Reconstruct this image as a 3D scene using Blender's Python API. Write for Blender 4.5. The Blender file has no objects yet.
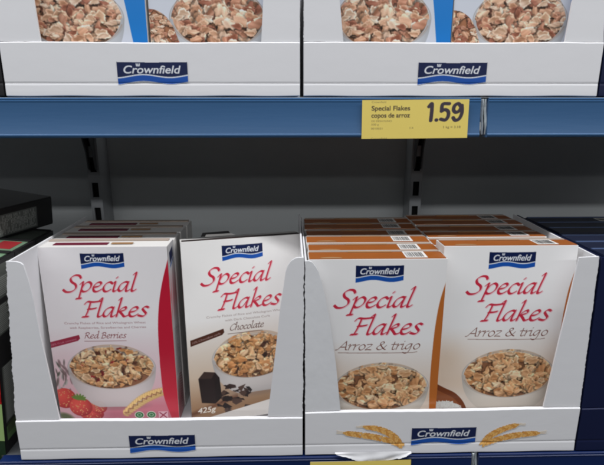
import bpy, bmesh, math, random
import numpy as np
SC = bpy.context.scene
COL = SC.collection
R = math.radians

# ------------------------------------------------------------------ materials
def srgb(r, g, b):
    f = lambda c: c/12.92 if c <= .04045 else ((c+.055)/1.055)**2.4
    return (f(r/255), f(g/255), f(b/255), 1)

def base_mat(name, col=None, rough=.6, spec=.4, metal=0, bump=.0, scale=200, stretch=(1, 1, 1), var=.04, attr=None, coat=0, flute=0):
    m = bpy.data.materials.new(name); m.use_nodes = True
    nt = m.node_tree; b = nt.nodes['Principled BSDF']
    b.inputs['Roughness'].default_value = rough
    b.inputs['Specular IOR Level'].default_value = spec
    b.inputs['Metallic'].default_value = metal
    b.inputs['Coat Weight'].default_value = coat
    b.inputs['Coat Roughness'].default_value = .15
    tc = nt.nodes.new('ShaderNodeTexCoord'); mp = nt.nodes.new('ShaderNodeMapping')
    mp.inputs['Scale'].default_value = stretch
    nt.links.new(tc.outputs['Object'], mp.inputs['Vector'])
    n = nt.nodes.new('ShaderNodeTexNoise'); n.inputs['Scale'].default_value = scale*.12; n.inputs['Detail'].default_value = 5
    nt.links.new(mp.outputs[0], n.inputs['Vector'])
    mr = nt.nodes.new('ShaderNodeMapRange'); mr.inputs['To Min'].default_value = 1-var; mr.inputs['To Max'].default_value = 1+var*.6
    mr.inputs['From Min'].default_value = .3; mr.inputs['From Max'].default_value = .7
    nt.links.new(n.outputs[0], mr.inputs['Value'])
    mx = nt.nodes.new('ShaderNodeVectorMath'); mx.operation = 'SCALE'
    if attr:
        a = nt.nodes.new('ShaderNodeAttribute'); a.attribute_name = attr
        nt.links.new(a.outputs['Color'], mx.inputs[0])
    else:
        mx.inputs[0].default_value = col[:3]
    nt.links.new(mr.outputs[0], mx.inputs['Scale'])
    nt.links.new(mx.outputs[0], b.inputs['Base Color'])
    if bump:
        n2 = nt.nodes.new('ShaderNodeTexNoise'); n2.inputs['Scale'].default_value = scale; n2.inputs['Detail'].default_value = 4
        nt.links.new(mp.outputs[0], n2.inputs['Vector'])
        bp = nt.nodes.new('ShaderNodeBump'); bp.inputs['Strength'].default_value = bump; bp.inputs['Distance'].default_value = .002
        nt.links.new(n2.outputs[0], bp.inputs['Height']); nt.links.new(bp.outputs[0], b.inputs['Normal'])
        if flute:
            wv = nt.nodes.new('ShaderNodeTexWave'); wv.bands_direction = 'Z'; wv.inputs['Scale'].default_value = flute; wv.inputs['Distortion'].default_value = .6; wv.inputs['Detail'].default_value = 2
            nt.links.new(tc.outputs['Object'], wv.inputs['Vector'])
            ad = nt.nodes.new('ShaderNodeMath'); ad.operation = 'MULTIPLY_ADD'; ad.inputs[1].default_value = .02
            nt.links.new(wv.outputs[1], ad.inputs[0]); nt.links.new(n2.outputs[0], ad.inputs[2]); nt.links.new(ad.outputs[0], bp.inputs['Height'])
    return m

M = dict(
    print=base_mat('coated_print', rough=.30, spec=.5, attr='print', var=.015, bump=.07, scale=14),
    traylogo=base_mat('flexo_print', rough=.6, attr='print', var=.03, bump=.06, scale=60),
    label=base_mat('label_paper', rough=.42, attr='print', var=.02),
    carton=base_mat('carton_board', srgb(226, 222, 218), rough=.5, var=.05, bump=.1, scale=80),
    corr=base_mat('white_corrugated_board', srgb(238, 237, 239), rough=.58, var=.02, bump=.06, scale=40, stretch=(1, 1, 1.5), flute=62),
    navy=base_mat('navy_printed_board', srgb(17, 26, 62), rough=.45, var=.08, bump=.1, scale=60),
    navytop=base_mat('navy_carton', srgb(20, 27, 50), rough=.4, var=.1),
    navyedge=base_mat('navy_folded_edge', srgb(70, 86, 120), rough=.5, var=.1),
    crumpled=base_mat('crumpled_white_board', srgb(236, 236, 238), rough=.6, var=.04, bump=.35, scale=22, stretch=(1.6, 1, 1)),
    black=base_mat('black_printed_carton', srgb(30, 29, 30), rough=.45, var=.15, bump=.1, scale=60),
    orange=base_mat('orange_printed_board', srgb(152, 84, 32), rough=.45, var=.06),
    orange_lt=base_mat('orange_board_fold', srgb(164, 124, 86), rough=.5, var=.06),
    greyboard=base_mat('raw_greyboard', srgb(168, 152, 140), rough=.75, var=.12, bump=.1, scale=120),
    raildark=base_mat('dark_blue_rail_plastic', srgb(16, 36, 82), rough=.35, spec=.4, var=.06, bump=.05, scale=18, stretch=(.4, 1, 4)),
    maroon=base_mat('maroon_printed_board', srgb(108, 32, 52), rough=.45, var=.06),
    darkbrown=base_mat('dark_brown_printed_board', srgb(48, 36, 34), rough=.5, var=.06),
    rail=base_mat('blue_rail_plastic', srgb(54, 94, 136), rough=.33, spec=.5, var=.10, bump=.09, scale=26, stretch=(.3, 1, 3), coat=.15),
    metal=base_mat('grey_painted_steel', srgb(84, 86, 88), rough=.5, var=.08, bump=.05, scale=60),
    wall=base_mat('grey_back_panel', srgb(190, 193, 193), rough=.55, var=.1, bump=.08, scale=30, stretch=(.4, 1, 2)),
    post=base_mat('grey_post_steel', srgb(162, 164, 166), rough=.45, var=.1),
    dark=base_mat('dark_slot', srgb(16, 16, 17), rough=.8),
    film=base_mat('crumpled_white_plastic', srgb(215, 222, 224), rough=.35, var=.12, bump=.3, scale=90),
)

# ------------------------------------------------------------------ object helpers
def link(name, me, mat, parent=None):
    o = bpy.data.objects.new(name, me); COL.objects.link(o)
    if mat: me.materials.append(mat)
    if parent: o.parent = parent
    return o
def thing(name, label, cat, loc=(0, 0, 0), rot=(0, 0, 0), group=None):
    o = bpy.data.objects.new(name, None); COL.objects.link(o)
    o.empty_display_size = .03
    o.location = loc; o.rotation_euler = rot; tag(o, label, cat, group); return o
def tag(o, label, cat, group=None):
    o['label'] = label; o['category'] = cat
    if group: o['group'] = group
def bm_obj(name, bm, mat, parent=None):
    bmesh.ops.recalc_face_normals(bm, faces=bm.faces[:])
    me = bpy.data.meshes.new(name); bm.to_mesh(me); bm.free()
    return link(name, me, mat, parent)
def add_box(bm, x0, x1, y0, y1, z0, z1, bev=0):
    r = bmesh.ops.create_cube(bm, size=1)
    vs = r['verts']
    for v in vs:
        v.co = ((x0+x1)/2+v.co.x*(x1-x0), (y0+y1)/2+v.co.y*(y1-y0), (z0+z1)/2+v.co.z*(z1-z0))
    if bev:
        es = list({e for v in vs for e in v.link_edges})
        bmesh.ops.bevel(bm, geom=es, offset=bev, segments=2, affect='EDGES', profile=.6)
def box(name, x0, x1, y0, y1, z0, z1, mat, parent=None, bev=0):
    bm = bmesh.new(); add_box(bm, x0, x1, y0, y1, z0, z1, bev); return bm_obj(name, bm, mat, parent)
def prism(name, pts, axis, a0, a1, mat, parent=None, bev=0):
    """outline pts in the plane across axis, extruded a0..a1 along it"""
    bm = bmesh.new()
    def P(p, a):
        return {'x': (a, p[0], p[1]), 'y': (p[0], a, p[1]), 'z': (p[0], p[1], a)}[axis]
    v0 = [bm.verts.new(P(p, a0)) for p in pts]; v1 = [bm.verts.new(P(p, a1)) for p in pts]
    bm.faces.new(v0); bm.faces.new(v1[::-1])
    n = len(pts)
    for i in range(n): bm.faces.new((v0[i], v0[(i+1) % n], v1[(i+1) % n], v1[i]))
    if bev: bmesh.ops.bevel(bm, geom=[e for e in bm.edges], offset=bev, segments=1, affect='EDGES')
    return bm_obj(name, bm, mat, parent)

# ------------------------------------------------------------------ rasteriser for printed art (colour per vertex)
RES = 6.0     # raster pixels per mm
DS = 3        # raster pixels per mesh cell
def hexc(*c): return np.array(c, dtype=np.float32)/255
class Art:
    def __init__(s, w, h, bg=(240, 240, 240), res=RES):
        s.res = res; s.w = w; s.h = h
        s.W = int(round(w*res/DS))*DS; s.H = int(round(h*res/DS))*DS
        s.img = np.ones((s.H, s.W, 3), np.float32)*hexc(*bg)
        s.T, s.S = np.mgrid[0:s.H, 0:s.W].astype(np.float32); s.S = (s.S+.5)/res; s.T = (s.T+.5)/res
        s.parts = {}
    def mix(s, m, col, a=1., part=None):
        m = m.astype(np.float32)*a
        s.img += (np.asarray(col, np.float32)-s.img)*m[..., None]
        if part: s.mark(part, m > .05)
    def mark(s, part, m):
        s.parts[part] = s.parts.get(part, np.zeros((s.H, s.W), bool)) | m
    def win(s, x0, x1, y0, y1):
        i0 = max(0, int(y0*s.res)); i1 = min(s.H, int(y1*s.res)+2); j0 = max(0, int(x0*s.res)); j1 = min(s.W, int(x1*s.res)+2)
        return (slice(i0, i1), slice(j0, j1)) if i1 > i0 and j1 > j0 else None
    def poly_mask(s, pts):
        m = np.zeros((s.H, s.W), bool)
        xs = [p[0] for p in pts]; ys = [p[1] for p in pts]
        w = s.win(min(xs), max(xs), min(ys), max(ys))
        if w is None: return m
        S = s.S[w]; T = s.T[w]; k = np.zeros(S.shape, bool)
        n = len(pts)
        for i in range(n):
            x1, y1 = pts[i]; x2, y2 = pts[(i+1) % n]
            if y1 == y2: continue
            c = ((y1 > T) != (y2 > T)) & (S < (x2-x1)*(T-y1)/(y2-y1)+x1)
            k ^= c
        m[w] = k; return m
    def poly(s, pts, col, a=1., part=None): s.mix(s.poly_mask(pts), col, a, part)
    def strokes_mask(s, lines, ra, rb, phi):
        m = np.zeros((s.H, s.W), bool); c, sn = math.cos(phi), math.sin(phi)
        tf = lambda x, y: ((x*c+y*sn)/ra, (-x*sn+y*c)/rb)
        for L in lines:
            for (x1, y1), (x2, y2) in zip(L[:-1], L[1:]):
                w = s.win(min(x1, x2)-ra, max(x1, x2)+ra, min(y1, y2)-ra, max(y1, y2)+ra)
                if w is None: continue
                X, Y = tf(s.S[w], s.T[w]); a, b = tf(x1, y1); d, e = tf(x2, y2)
                dx, dy = d-a, e-b; q = dx*dx+dy*dy+1e-9
                t = np.clip(((X-a)*dx+(Y-b)*dy)/q, 0, 1)
                m[w] |= ((X-a-t*dx)**2+(Y-b-t*dy)**2) < 1
        return m
    def ellipse(s, cx, cy, rx, ry, rot=0):
        c, sn = math.cos(rot), math.sin(rot)
        x = s.S-cx; y = s.T-cy
        return ((x*c+y*sn)/rx)**2+((-x*sn+y*c)/ry)**2
    def down(s):
        f = lambda a: a.reshape(s.H//DS, DS, s.W//DS, DS, -1).mean((1, 3))
        return f(s.img), {k: f(v.astype(np.float32))[..., 0] > .04 for k, v in s.parts.items()}

def blur(m, k):
    m = m.astype(np.float32)
    for ax in (0, 1):
        c = np.cumsum(np.pad(m, [(k+1, k) if a == ax else (0, 0) for a in (0, 1)], mode='edge'), axis=ax)
        n = m.shape[ax]
        hi = np.take(c, np.arange(2*k+1, n+2*k+1), axis=ax); lo = np.take(c, np.arange(0, n), axis=ax)
        m = (hi-lo)/(2*k+1)
    return m

# ---- pen lettering: skeletons in x-height units (baseline 0), drawn with a broad nib
GL = {
 'S': (1.18, [[(1.12, 1.42), (.95, 1.68), (.6, 1.72), (.33, 1.42), (.45, 1.05), (.8, .75), (.88, .35), (.6, .02), (.2, -.02), (-.08, .22)]]),
 'p': (.98, [[(.0, .8), (.17, 1.02), (.17, .4), (.12, -.72)], [(.17, .3), (.3, .75), (.58, 1.02), (.84, .82), (.84, .42), (.62, .08), (.36, .0), (.19, .14)], [(-.08, -.74), (.3, -.7)]]),
 'e': (.8, [[(.13, .45), (.45, .55), (.64, .8), (.5, 1.0), (.24, .86), (.09, .45), (.2, .06), (.45, .0), (.74, .22)]]),
 'c': (.74, [[(.68, .84), (.5, 1.0), (.22, .82), (.08, .4), (.2, .05), (.42, .0), (.68, .2)]]),
 'i': (.45, [[(.0, .8), (.17, 1.0), (.15, .15), (.26, .0), (.44, .16)], [(.2, 1.42), (.24, 1.48)]]),
 'a': (.98, [[(.72, .92), (.5, 1.0), (.2, .75), (.08, .3), (.22, .02), (.46, .18), (.7, .8)], [(.74, 1.0), (.68, .18), (.78, .0), (.98, .16)]]),
 'l': (.46, [[(.03, 1.75), (.2, 1.92), (.17, 1.), (.15, .15), (.27, .0), (.46, .16)]]),
 'F': (1.02, [[(.42, 1.58), (.36, .6), (.25, .0)], [(.02, 1.36), (.18, 1.6), (.6, 1.56), (1.2, 1.66)], [(.32, .84), (.62, .84), (.92, .92)], [(.05, .0), (.48, .04)]]),
 'k': (.92, [[(.03, 1.75), (.18, 1.92), (.15, 1.), (.12, .0)], [(.15, .4), (.38, .86), (.62, 1.0), (.66, .74), (.22, .5)], [(.3, .5), (.52, .22), (.7, .0), (.95, .12)]]),
 's': (.7, [[(.62, .9), (.4, 1.02), (.2, .82), (.34, .56), (.54, .28), (.38, .0), (.0, .1)]]),
 'A': (1.2, [[(-.15, .0), (.1, .12), (.45, .85), (.82, 1.6)], [(.82, 1.6), (.92, .8), (.98, .12), (1.15, .05)], [(.28, .52), (.92, .54)]]),
 'r': (.6, [[(.0, .82), (.17, 1.0), (.12, .0)], [(.16, .5), (.36, .88), (.62, .96)]]),
 'o': (.84, [[(.45, 1.0), (.18, .78), (.08, .4), (.22, .04), (.46, .02), (.7, .3), (.72, .7), (.56, .95), (.42, 1.0)]]),
 'z': (.74, [[(.06, .96), (.64, .94), (.04, .06), (.3, .06), (.68, .0)]]),
 '&': (1.3, [[(1.15, .02), (.85, .25), (.42, .95), (.42, 1.35), (.68, 1.45), (.74, 1.15), (.22, .65), (.12, .25), (.42, .0), (.85, .28), (1.12, .8)]]),
 't': (.52, [[(.22, 1.4), (.17, .2), (.3, .0), (.5, .14)], [(-.05, .92), (.46, .98)]]),
 'g': (.95, [[(.72, .92), (.5, 1.0), (.2, .75), (.08, .35), (.22, .06), (.46, .2), (.7, .8)], [(.74, 1.0), (.68, .1), (.56, -.5), (.3, -.72), (-.05, -.55)]]),
 'R': (1.12, [[(.3, 1.55), (.15, .0)], [(.04, 1.3), (.3, 1.56), (.75, 1.52), (.86, 1.2), (.6, .86), (.22, .8)], [(.5, .82), (.8, .2), (1.12, .02)]]),
 'B': (1.02, [[(.3, 1.55), (.15, .0)], [(.04, 1.3), (.3, 1.56), (.7, 1.52), (.78, 1.2), (.55, .88), (.26, .84)], [(.4, .86), (.85, .7), (.8, .2), (.45, .0), (.05, .02)]]),
 'd': (.98, [[(.72, .92), (.5, 1.0), (.2, .75), (.08, .3), (.22, .02), (.46, .18), (.7, .8)], [(.62, 1.8), (.78, 1.92), (.7, .18), (.8, .0), (.98, .16)]]),
 'C': (1.15, [[(1.15, 1.35), (.9, 1.58), (.5, 1.4), (.18, .8), (.3, .15), (.7, .0), (1.1, .3)]]),
 'h': (.96, [[(.03, 1.75), (.18, 1.92), (.12, .0)], [(.16, .45), (.38, .88), (.62, 1.0), (.7, .75), (.64, .15), (.76, .0), (.95, .15)]]),
 'n': (.96, [[(.0, .8), (.17, 1.0), (.12, .0)], [(.16, .45), (.38, .88), (.62, 1.0), (.7, .75), (.64, .15), (.76, .0), (.95, .15)]]),
 'w': (1.25, [[(.02, .82), (.16, .98), (.18, .3), (.32, .0), (.52, .3), (.66, 1.0)], [(.66, 1.0), (.66, .3), (.8, .0), (1.05, .4), (1.12, .98)]]),
 'f': (.62, [[(.78, 1.78), (.55, 1.9), (.36, 1.6), (.28, .6), (.2, .0)], [(.02, .95), (.6, .97)]]),
 ' ': (.45, []),
}
def smooth(pts, n=7):
    if len(pts) < 3: return pts
    P = [pts[0]]+list(pts)+[pts[-1]]; out = []
    for i in range(1, len(P)-2):
        a, b, c, d = [np.array(P[k]) for k in (i-1, i, i+1, i+2)]
        for t in np.linspace(0, 1, n, endpoint=False):
            out.append(tuple(.5*((2*b)+(c-a)*t+(2*a-5*b+4*c-d)*t*t+(3*b-a-3*c+d)*t**3)))
    out.append(tuple(pts[-1])); return out
def word(art, text, s0, s1, base, xh, nib, phi, slant, vs=1.):
    """lines (in mm on the art) of a word fitted from s0 to s1"""
    adv = sum(GL[c][0] for c in text); k = (s1-s0)/adv; x = 0; L = []
    for c in text:
        for st in GL[c][1]:
            st = smooth(st)
            L.append([(s0+(x+px)*k+py*slant*xh, base-py*xh*vs) for px, py in st])
        x += GL[c][0]
    return art.strokes_mask(L, nib[0], nib[1], phi)

def font_mask(art, text, s, base, size, bold=0., width=None, shear=0.):
    m = font_mask0(art, text, s, base, size, width, shear)
    k = int(round(bold*size*art.res))
    for i in range(-k, k+1):
        for j in range(-k, k+1):
            if i*i+j*j <= k*k+1 and k: m = m | np.roll(m, (i, j), (0, 1)) if abs(i)+abs(j) == k else m
    return m
def font_mask0(art, text, s, base, size, width, shear):
    cu = bpy.data.curves.new('t', 'FONT'); cu.body = text; cu.size = 1
    o = bpy.data.objects.new('t', cu); COL.objects.link(o)
    dg = bpy.context.evaluated_depsgraph_get(); me = o.evaluated_get(dg).to_mesh()
    co = np.empty(len(me.vertices)*3, np.float32); me.vertices.foreach_get('co', co); co = co.reshape(-1, 3)
    me.calc_loop_triangles(); tr = np.empty(len(me.loop_triangles)*3, np.int32); me.loop_triangles.foreach_get('vertices', tr)
    bpy.data.objects.remove(o); bpy.data.curves.remove(cu)
    m = np.zeros((art.H, art.W), bool)
    if not len(co): return m
    kx = size if width is None else width/co[:, 0].max()
    P = np.stack([s+co[:, 0]*kx+co[:, 1]*size*shear, base-co[:, 1]*size], 1)
    for a, b, c in tr.reshape(-1, 3):
        A, B, C = P[a], P[b], P[c]
        d = (B[0]-A[0])*(C[1]-A[1])-(B[1]-A[1])*(C[0]-A[0])
        if abs(d) < 1e-9: continue
        w = art.win(min(A[0], B[0], C[0]), max(A[0], B[0], C[0]), min(A[1], B[1], C[1]), max(A[1], B[1], C[1]))
        if w is None: continue
        X = art.S[w]-A[0]; Y = art.T[w]-A[1]
        u = (X*(C[1]-A[1])-Y*(C[0]-A[0]))/d; v = (Y*(B[0]-A[0])-X*(B[1]-A[1]))/d
        m[w] |= (u >= -.02) & (v >= -.02) & (u+v <= 1.02)
    return m

def soften(a, t0, k):
    w = (slice(int(t0*a.res), a.H), slice(0, a.W))
    a.img[w] = np.stack([blur(a.img[w][..., c], k) for c in range(3)], -1)

# ---- printed picture elements
def flake(art, cx, cy, r, col, rng, clip=None):
    w = art.win(cx-r*1.5, cx+r*1.5, cy-r*1.5, cy+r*1.5)
    if w is None: return
    S = art.S[w]; T = art.T[w]; ang = rng.uniform(-.5, .5)+(math.pi/2 if rng.uniform() < .25 else 0); asp = rng.uniform(.34, .8)
    c, sn = math.cos(ang), math.sin(ang)
    u = ((S-cx)*c+(T-cy)*sn)/r; v = (-(S-cx)*sn+(T-cy)*c)/(r*asp)
    th = np.arctan2(v, u); rho = np.hypot(u, v)
    ph = rng.uniform(0, 6.28, 9)
    Rr = .86+.14*np.sin(2*th+ph[0])+.12*np.sin(3*th+ph[1])+.07*np.sin(5*th+ph[2])+.05*np.sin(8*th+ph[3])+.035*np.sin(13*th+ph[6])
    q = rho/Rr
    sh = np.clip((1.35-np.hypot(u-.05, v-.28)/Rr)/.35, 0, 1)*.32
    cl = 1. if clip is None else clip[w].astype(np.float32)
    art.img[w] *= (1-(sh*(q > 1)*cl))[..., None]
    k = rng.uniform(-1, 1, 3); kind = rng.uniform()
    wr = .5+.5*np.sin(3.2*u+2.1*v*k[0]+ph[4]+.8*np.sin(3*v+ph[7]))
    tone = .90+.13*wr+.07*np.sin(7*u*k[1]+6*v+ph[5])+.03*np.sin(17*u+ph[8])*np.sin(15*v+ph[0])
    if kind < .42:      # curled flake: a bright rim round a darker hollow
        tone = tone*(1.10-.30*np.clip((.80-q)/.16, 0, 1)*(1-.75*np.clip(v+.3, 0, 1)))
    elif kind < .68:    # folded flake: one half turned down
        tone = tone*(1.06-.30*np.clip((v*.8+u*k[2]*.6-.05)*3, 0, 1))
    else:
        tone = tone*(1.04-.16*v)
    tone = tone*(1+.10*np.exp(-((q-.90)/.07)**2)*(v < .2))*(1-.16*np.clip((q-.9)/.1, 0, 1))
    m = (q < 1).astype(np.float32)*cl
    tn = np.clip(tone, 0, 1.0)**.85*np.maximum(tone, 1)
    warm = np.stack([tn**.75, tn, tn**1.15*np.clip(tn, 0, 1)**.15], -1)
    cc = np.clip(col[None, None, :]*warm, 0, 1)
    art.img[w] += (cc-art.img[w])*m[..., None]

def flakes(art, cx, cy, rx, ry, n, rad, pal, seed, clip, accents=()):
    rng = np.random.default_rng(seed)
    ps = []
    for i in range(n):
        a = rng.uniform(0, 2*math.pi); q = math.sqrt(rng.uniform(0, 1))
        ps.append((cx+rx*q*math.cos(a), cy+ry*q*math.sin(a)))
    gaps = [(cx+rx*rng.uniform(-.75, .75), cy+ry*rng.uniform(-.6, .6)) for _ in range(13)]
    ps = [p_ for p_ in ps if min(math.hypot(p_[0]-g[0], 1.5*(p_[1]-g[1])) for g in gaps) > rad[1]*.55]
    ps.sort(key=lambda p: p[1]+rng.uniform(-10, 10))
    for (x, y) in ps:
        u = rng.uniform()
        c = hexc(*pal[int(rng.integers(len(pal)))])*rng.uniform(.97, 1.10)*np.array((1, .965, .93), np.float32)
        r = rng.uniform(*rad)
        for pr, cols, rs in accents:
            if u < pr: c = hexc(*cols[int(rng.integers(len(cols)))]); r = rng.uniform(*rs); break
            u -= pr
        flake(art, x, y, r, c, rng, clip)

def bowl(art, cx, cy, rx, ry, base_t, pal, seed, n=150, rad=(5, 9), accents=(), milk=(240, 230, 218), heap=4):
    depth = base_t-cy
    y = np.clip((art.T-cy)/depth, 0, 1.001)
    hw = rx*np.sqrt(np.clip(1-(y*.93)**2.1, 0, 1))
    body = (art.T >= cy) & (art.T <= base_t) & (np.abs(art.S-cx) < hw)
    rim = art.ellipse(cx, cy, rx, ry) < 1
    sh = np.clip(1.25-art.ellipse(cx+4, base_t-2, rx*.75, 9), 0, 1)*.35
    art.mix(sh, hexc(120, 105, 100), 1)
    X = (art.S-cx)/rx
    tone = .97-.16*np.abs(X)**3-.12*np.clip((y-.55)/.45, 0, 1)**2
    colr = hexc(*milk)[None, None]*tone[..., None]
    m = (body | rim).astype(np.float32)
    art.img += (colr-art.img)*(m*.94)[..., None]
    inner = (art.ellipse(cx, cy-heap*.5, rx*.94, ry*.93+heap) < 1)
    clip = inner | ((art.ellipse(cx, cy, rx*.965, ry*.97) < 1) & (art.T < cy))
    art.mix(clip, hexc(190, 158, 128), .55)
    art.mix(inner & (art.T > cy-ry*.55), hexc(138, 88, 58), .9)
    flakes(art, cx, cy-heap*.3, rx*.92, ry*.9, n, rad, pal, seed, clip, accents)
    soft = np.stack([blur(blur(art.img[..., c], 2), 2) for c in range(3)], -1)
    art.img = np.where(clip[..., None], soft, art.img).astype(np.float32)
    e = art.ellipse(cx, cy, rx, ry)
    art.mix(np.exp(-((np.sqrt(e)-1.0)/.010)**2), hexc(176, 172, 170), .75)
    art.mix(np.exp(-((np.sqrt(e)-.965)/.014)**2)*(art.T > cy+ry*.2), hexc(168, 128, 96), .5)
    art.mix(np.exp(-((np.sqrt(e)-.98)/.008)**2)*(art.T < cy), hexc(245, 245, 245), .6)
    art.mark('bowl_picture', (body | rim | clip))

def logo(art, x, y, w, h, bright=1., part='logo'):
    X = (art.S-x)/w; Y = (art.T-y)/h
    wav = lambda X, a, b: a+b*np.cos((X-.36)*math.pi*1.55)
    line = .70-.13*np.cos(np.clip((X-.36)*4.9, -2.6, 9))*np.where(X < .7, 1, 1); line = .645-.07*np.cos((X-.36)*2*math.pi/.78)-.03*X
    bot = .965-.075*np.cos((X-.36)*2*math.pi/.80)-.03*X
    ins = (X > 0) & (X < 1)
    top = .015+.02*np.sin(X*math.pi)
    navy = ins & (Y > top) & (Y < line)
    wht = ins & (Y >= line) & (Y < line+.055)
    blue = ins & (Y >= line+.055) & (Y < bot+.0)
    art.mix(navy, hexc(14, 30, 76)*bright); art.mix(wht, hexc(235, 238, 242)); art.mix(blue, hexc(22, 84, 176)*min(1, bright))
    t = font_mask(art, 'Crownfield', x+w*.075, y+h*.53, h*.50, .014, w*.80, .26)
    cr = np.zeros_like(t)
    for k in (-1, 0, 1):
        ccx = x+w*.300+k*w*.016
        cr |= art.poly_mask([(ccx-w*.009, y+h*.215), (ccx+w*.009, y+h*.215), (ccx+w*(.010+.008*k), y+h*.08), (ccx+w*(-.004+.008*k), y+h*.09)])
    art.mix(t | cr, hexc(238, 240, 244))
    art.mark(part, navy | wht | blue)

def title(art, dx=0, dy=0):
    m = word(art, 'Special', 34+dx, 134+dx, 65.5+dy, 14.2, (2.0, .50), R(-40), .32)
    m |= word(art, 'Flakes', 55+dx, 148+dx, 104+dy, 14.6, (2.0, .50), R(-40), .32)
    sh = blur(np.roll(m, (int(.9*art.res), int(1.1*art.res)), (0, 1)), 3)
    art.mix(sh, hexc(240, 150, 164), .6)
    art.mix(m, hexc(212, 44, 70))
    art.mark('title_lettering', m | (sh > .3))

def stripe(art, pts, col, part='side_stripe'):
    P = smooth(pts, 8)+[(art.w+1, pts[-1][1]), (art.w+1, pts[0][1])]
    m = art.poly_mask(P); art.mix(m, hexc(*col)); art.mark(part, m)

TAN = [(234, 190, 148), (240, 202, 162), (228, 178, 132), (244, 212, 178), (232, 184, 140), (210, 156, 110)]
BRN = [(230, 190, 164), (238, 206, 182), (220, 174, 146), (244, 220, 202), (200, 148, 124), (234, 196, 170), (170, 112, 92)]

def art_arroz():
    a = Art(178, 278, (253, 251, 250))
    f = np.clip((a.T-112)/80, 0, 1)**1.1
    a.mix(f, hexc(232, 208, 186), .9)
    a.mix(np.exp(-(((a.S-12)/26)**2+((a.T-160)/26)**2)), hexc(226, 196, 166), .5)
    a.mix(np.clip((a.T-200)/30, 0, 1), hexc(226, 220, 214), .7)
    # scoop of rice bottom left
    P = smooth([(-4, 194), (12, 203), (30, 213), (44, 232), (50, 262), (34, 285), (-4, 285)])
    a.poly(P, hexc(122, 62, 32)); a.poly([(p[0]-3, p[1]+7) for p in P], hexc(150, 84, 46))
    rng = np.random.default_rng(5)
    a.mix(a.ellipse(13, 249, 30, 25) < 1, hexc(222, 220, 214))
    for i in range(700):
        x, y = 13+30*rng.uniform(-1, 1)*.95, 249+25*rng.uniform(-1, .9)
        if ((x-13)/31)**2+((y-249)/26)**2 > 1: continue
        w = a.win(x-2, x+2, y-2, y+2)
        if w is None: continue
        an = rng.uniform(0, 3.14); S = a.S[w]-x; T = a.T[w]-y
        e = ((S*math.cos(an)+T*math.sin(an))/1.8)**2+((-S*math.sin(an)+T*math.cos(an))/.7)**2
        g = rng.uniform(.78, 1.0); m = (e < 1)[..., None]
        a.img[w] = np.where(m, hexc(236, 236, 232)*(.88+.12*g), a.img[w])
    bowl(a, 100.5, 184, 64.5, 35, 243, TAN, 11, n=300, rad=(4.5, 10.5))
    stripe(a, [(181, 20), (172.5, 55), (168.5, 90), (167, 125), (166.5, 165), (168, 215), (172, 279)], (196, 112, 48))
    logo(a, 60.5, 8, 62, 22.5)
    title(a)
    m = word(a, 'Arroz & trigo', 38, 149, 126.5, 8.0, (.78, .3), R(-40), .28)
    L = [[(40, 130.6), (90, 131.2), (140, 131.4), (146, 130.4)]]
    m |= a.strokes_mask(L, .45, .35, 0)
    a.mix(m, hexc(120, 62, 48), part='variety_lettering')
    return a.down()

def small_text(a, l1, l2, t, s0, s1, col, ind=7):
    m = font_mask(a, l1, s0, t, 4.6, .006, s1-s0)
    m |= font_mask(a, l2, s0+ind, t+7.2, 4.6, .006, s1-s0-ind*(1 if ind < 10 else 1.8))
    a.mix(m, hexc(*col), .8)

def banner(a, x0, y0, x1, y1, th, col, txt):
    n = math.hypot(x1-x0, y1-y0); ux, uy = (x1-x0)/n, (y1-y0)/n
    a.poly([(x0, y0), (x1, y1), (x1+1, y1+th*.6), (x1-uy*-th, y1+th), (x0, y0+th)], hexc(*col))
    m = font_mask(a, txt, 0, 4, 4.2, .01, n*.86)
    # rotate the small words onto the band
    ys, xs = np.nonzero(m)
    X = xs/a.res; Y = ys/a.res-4
    S = x0+2+X*ux-Y*uy*-1*0+0; T = y0+th*.5+1.4+X*uy+Y
    j = (S*a.res).astype(int); i = (T*a.res).astype(int); ok = (j >= 0) & (j < a.W) & (i >= 0) & (i < a.H)
    mm = np.zeros((a.H, a.W), bool); mm[i[ok], j[ok]] = True
    a.mix(mm, hexc(225, 200, 200), .7)

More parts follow.
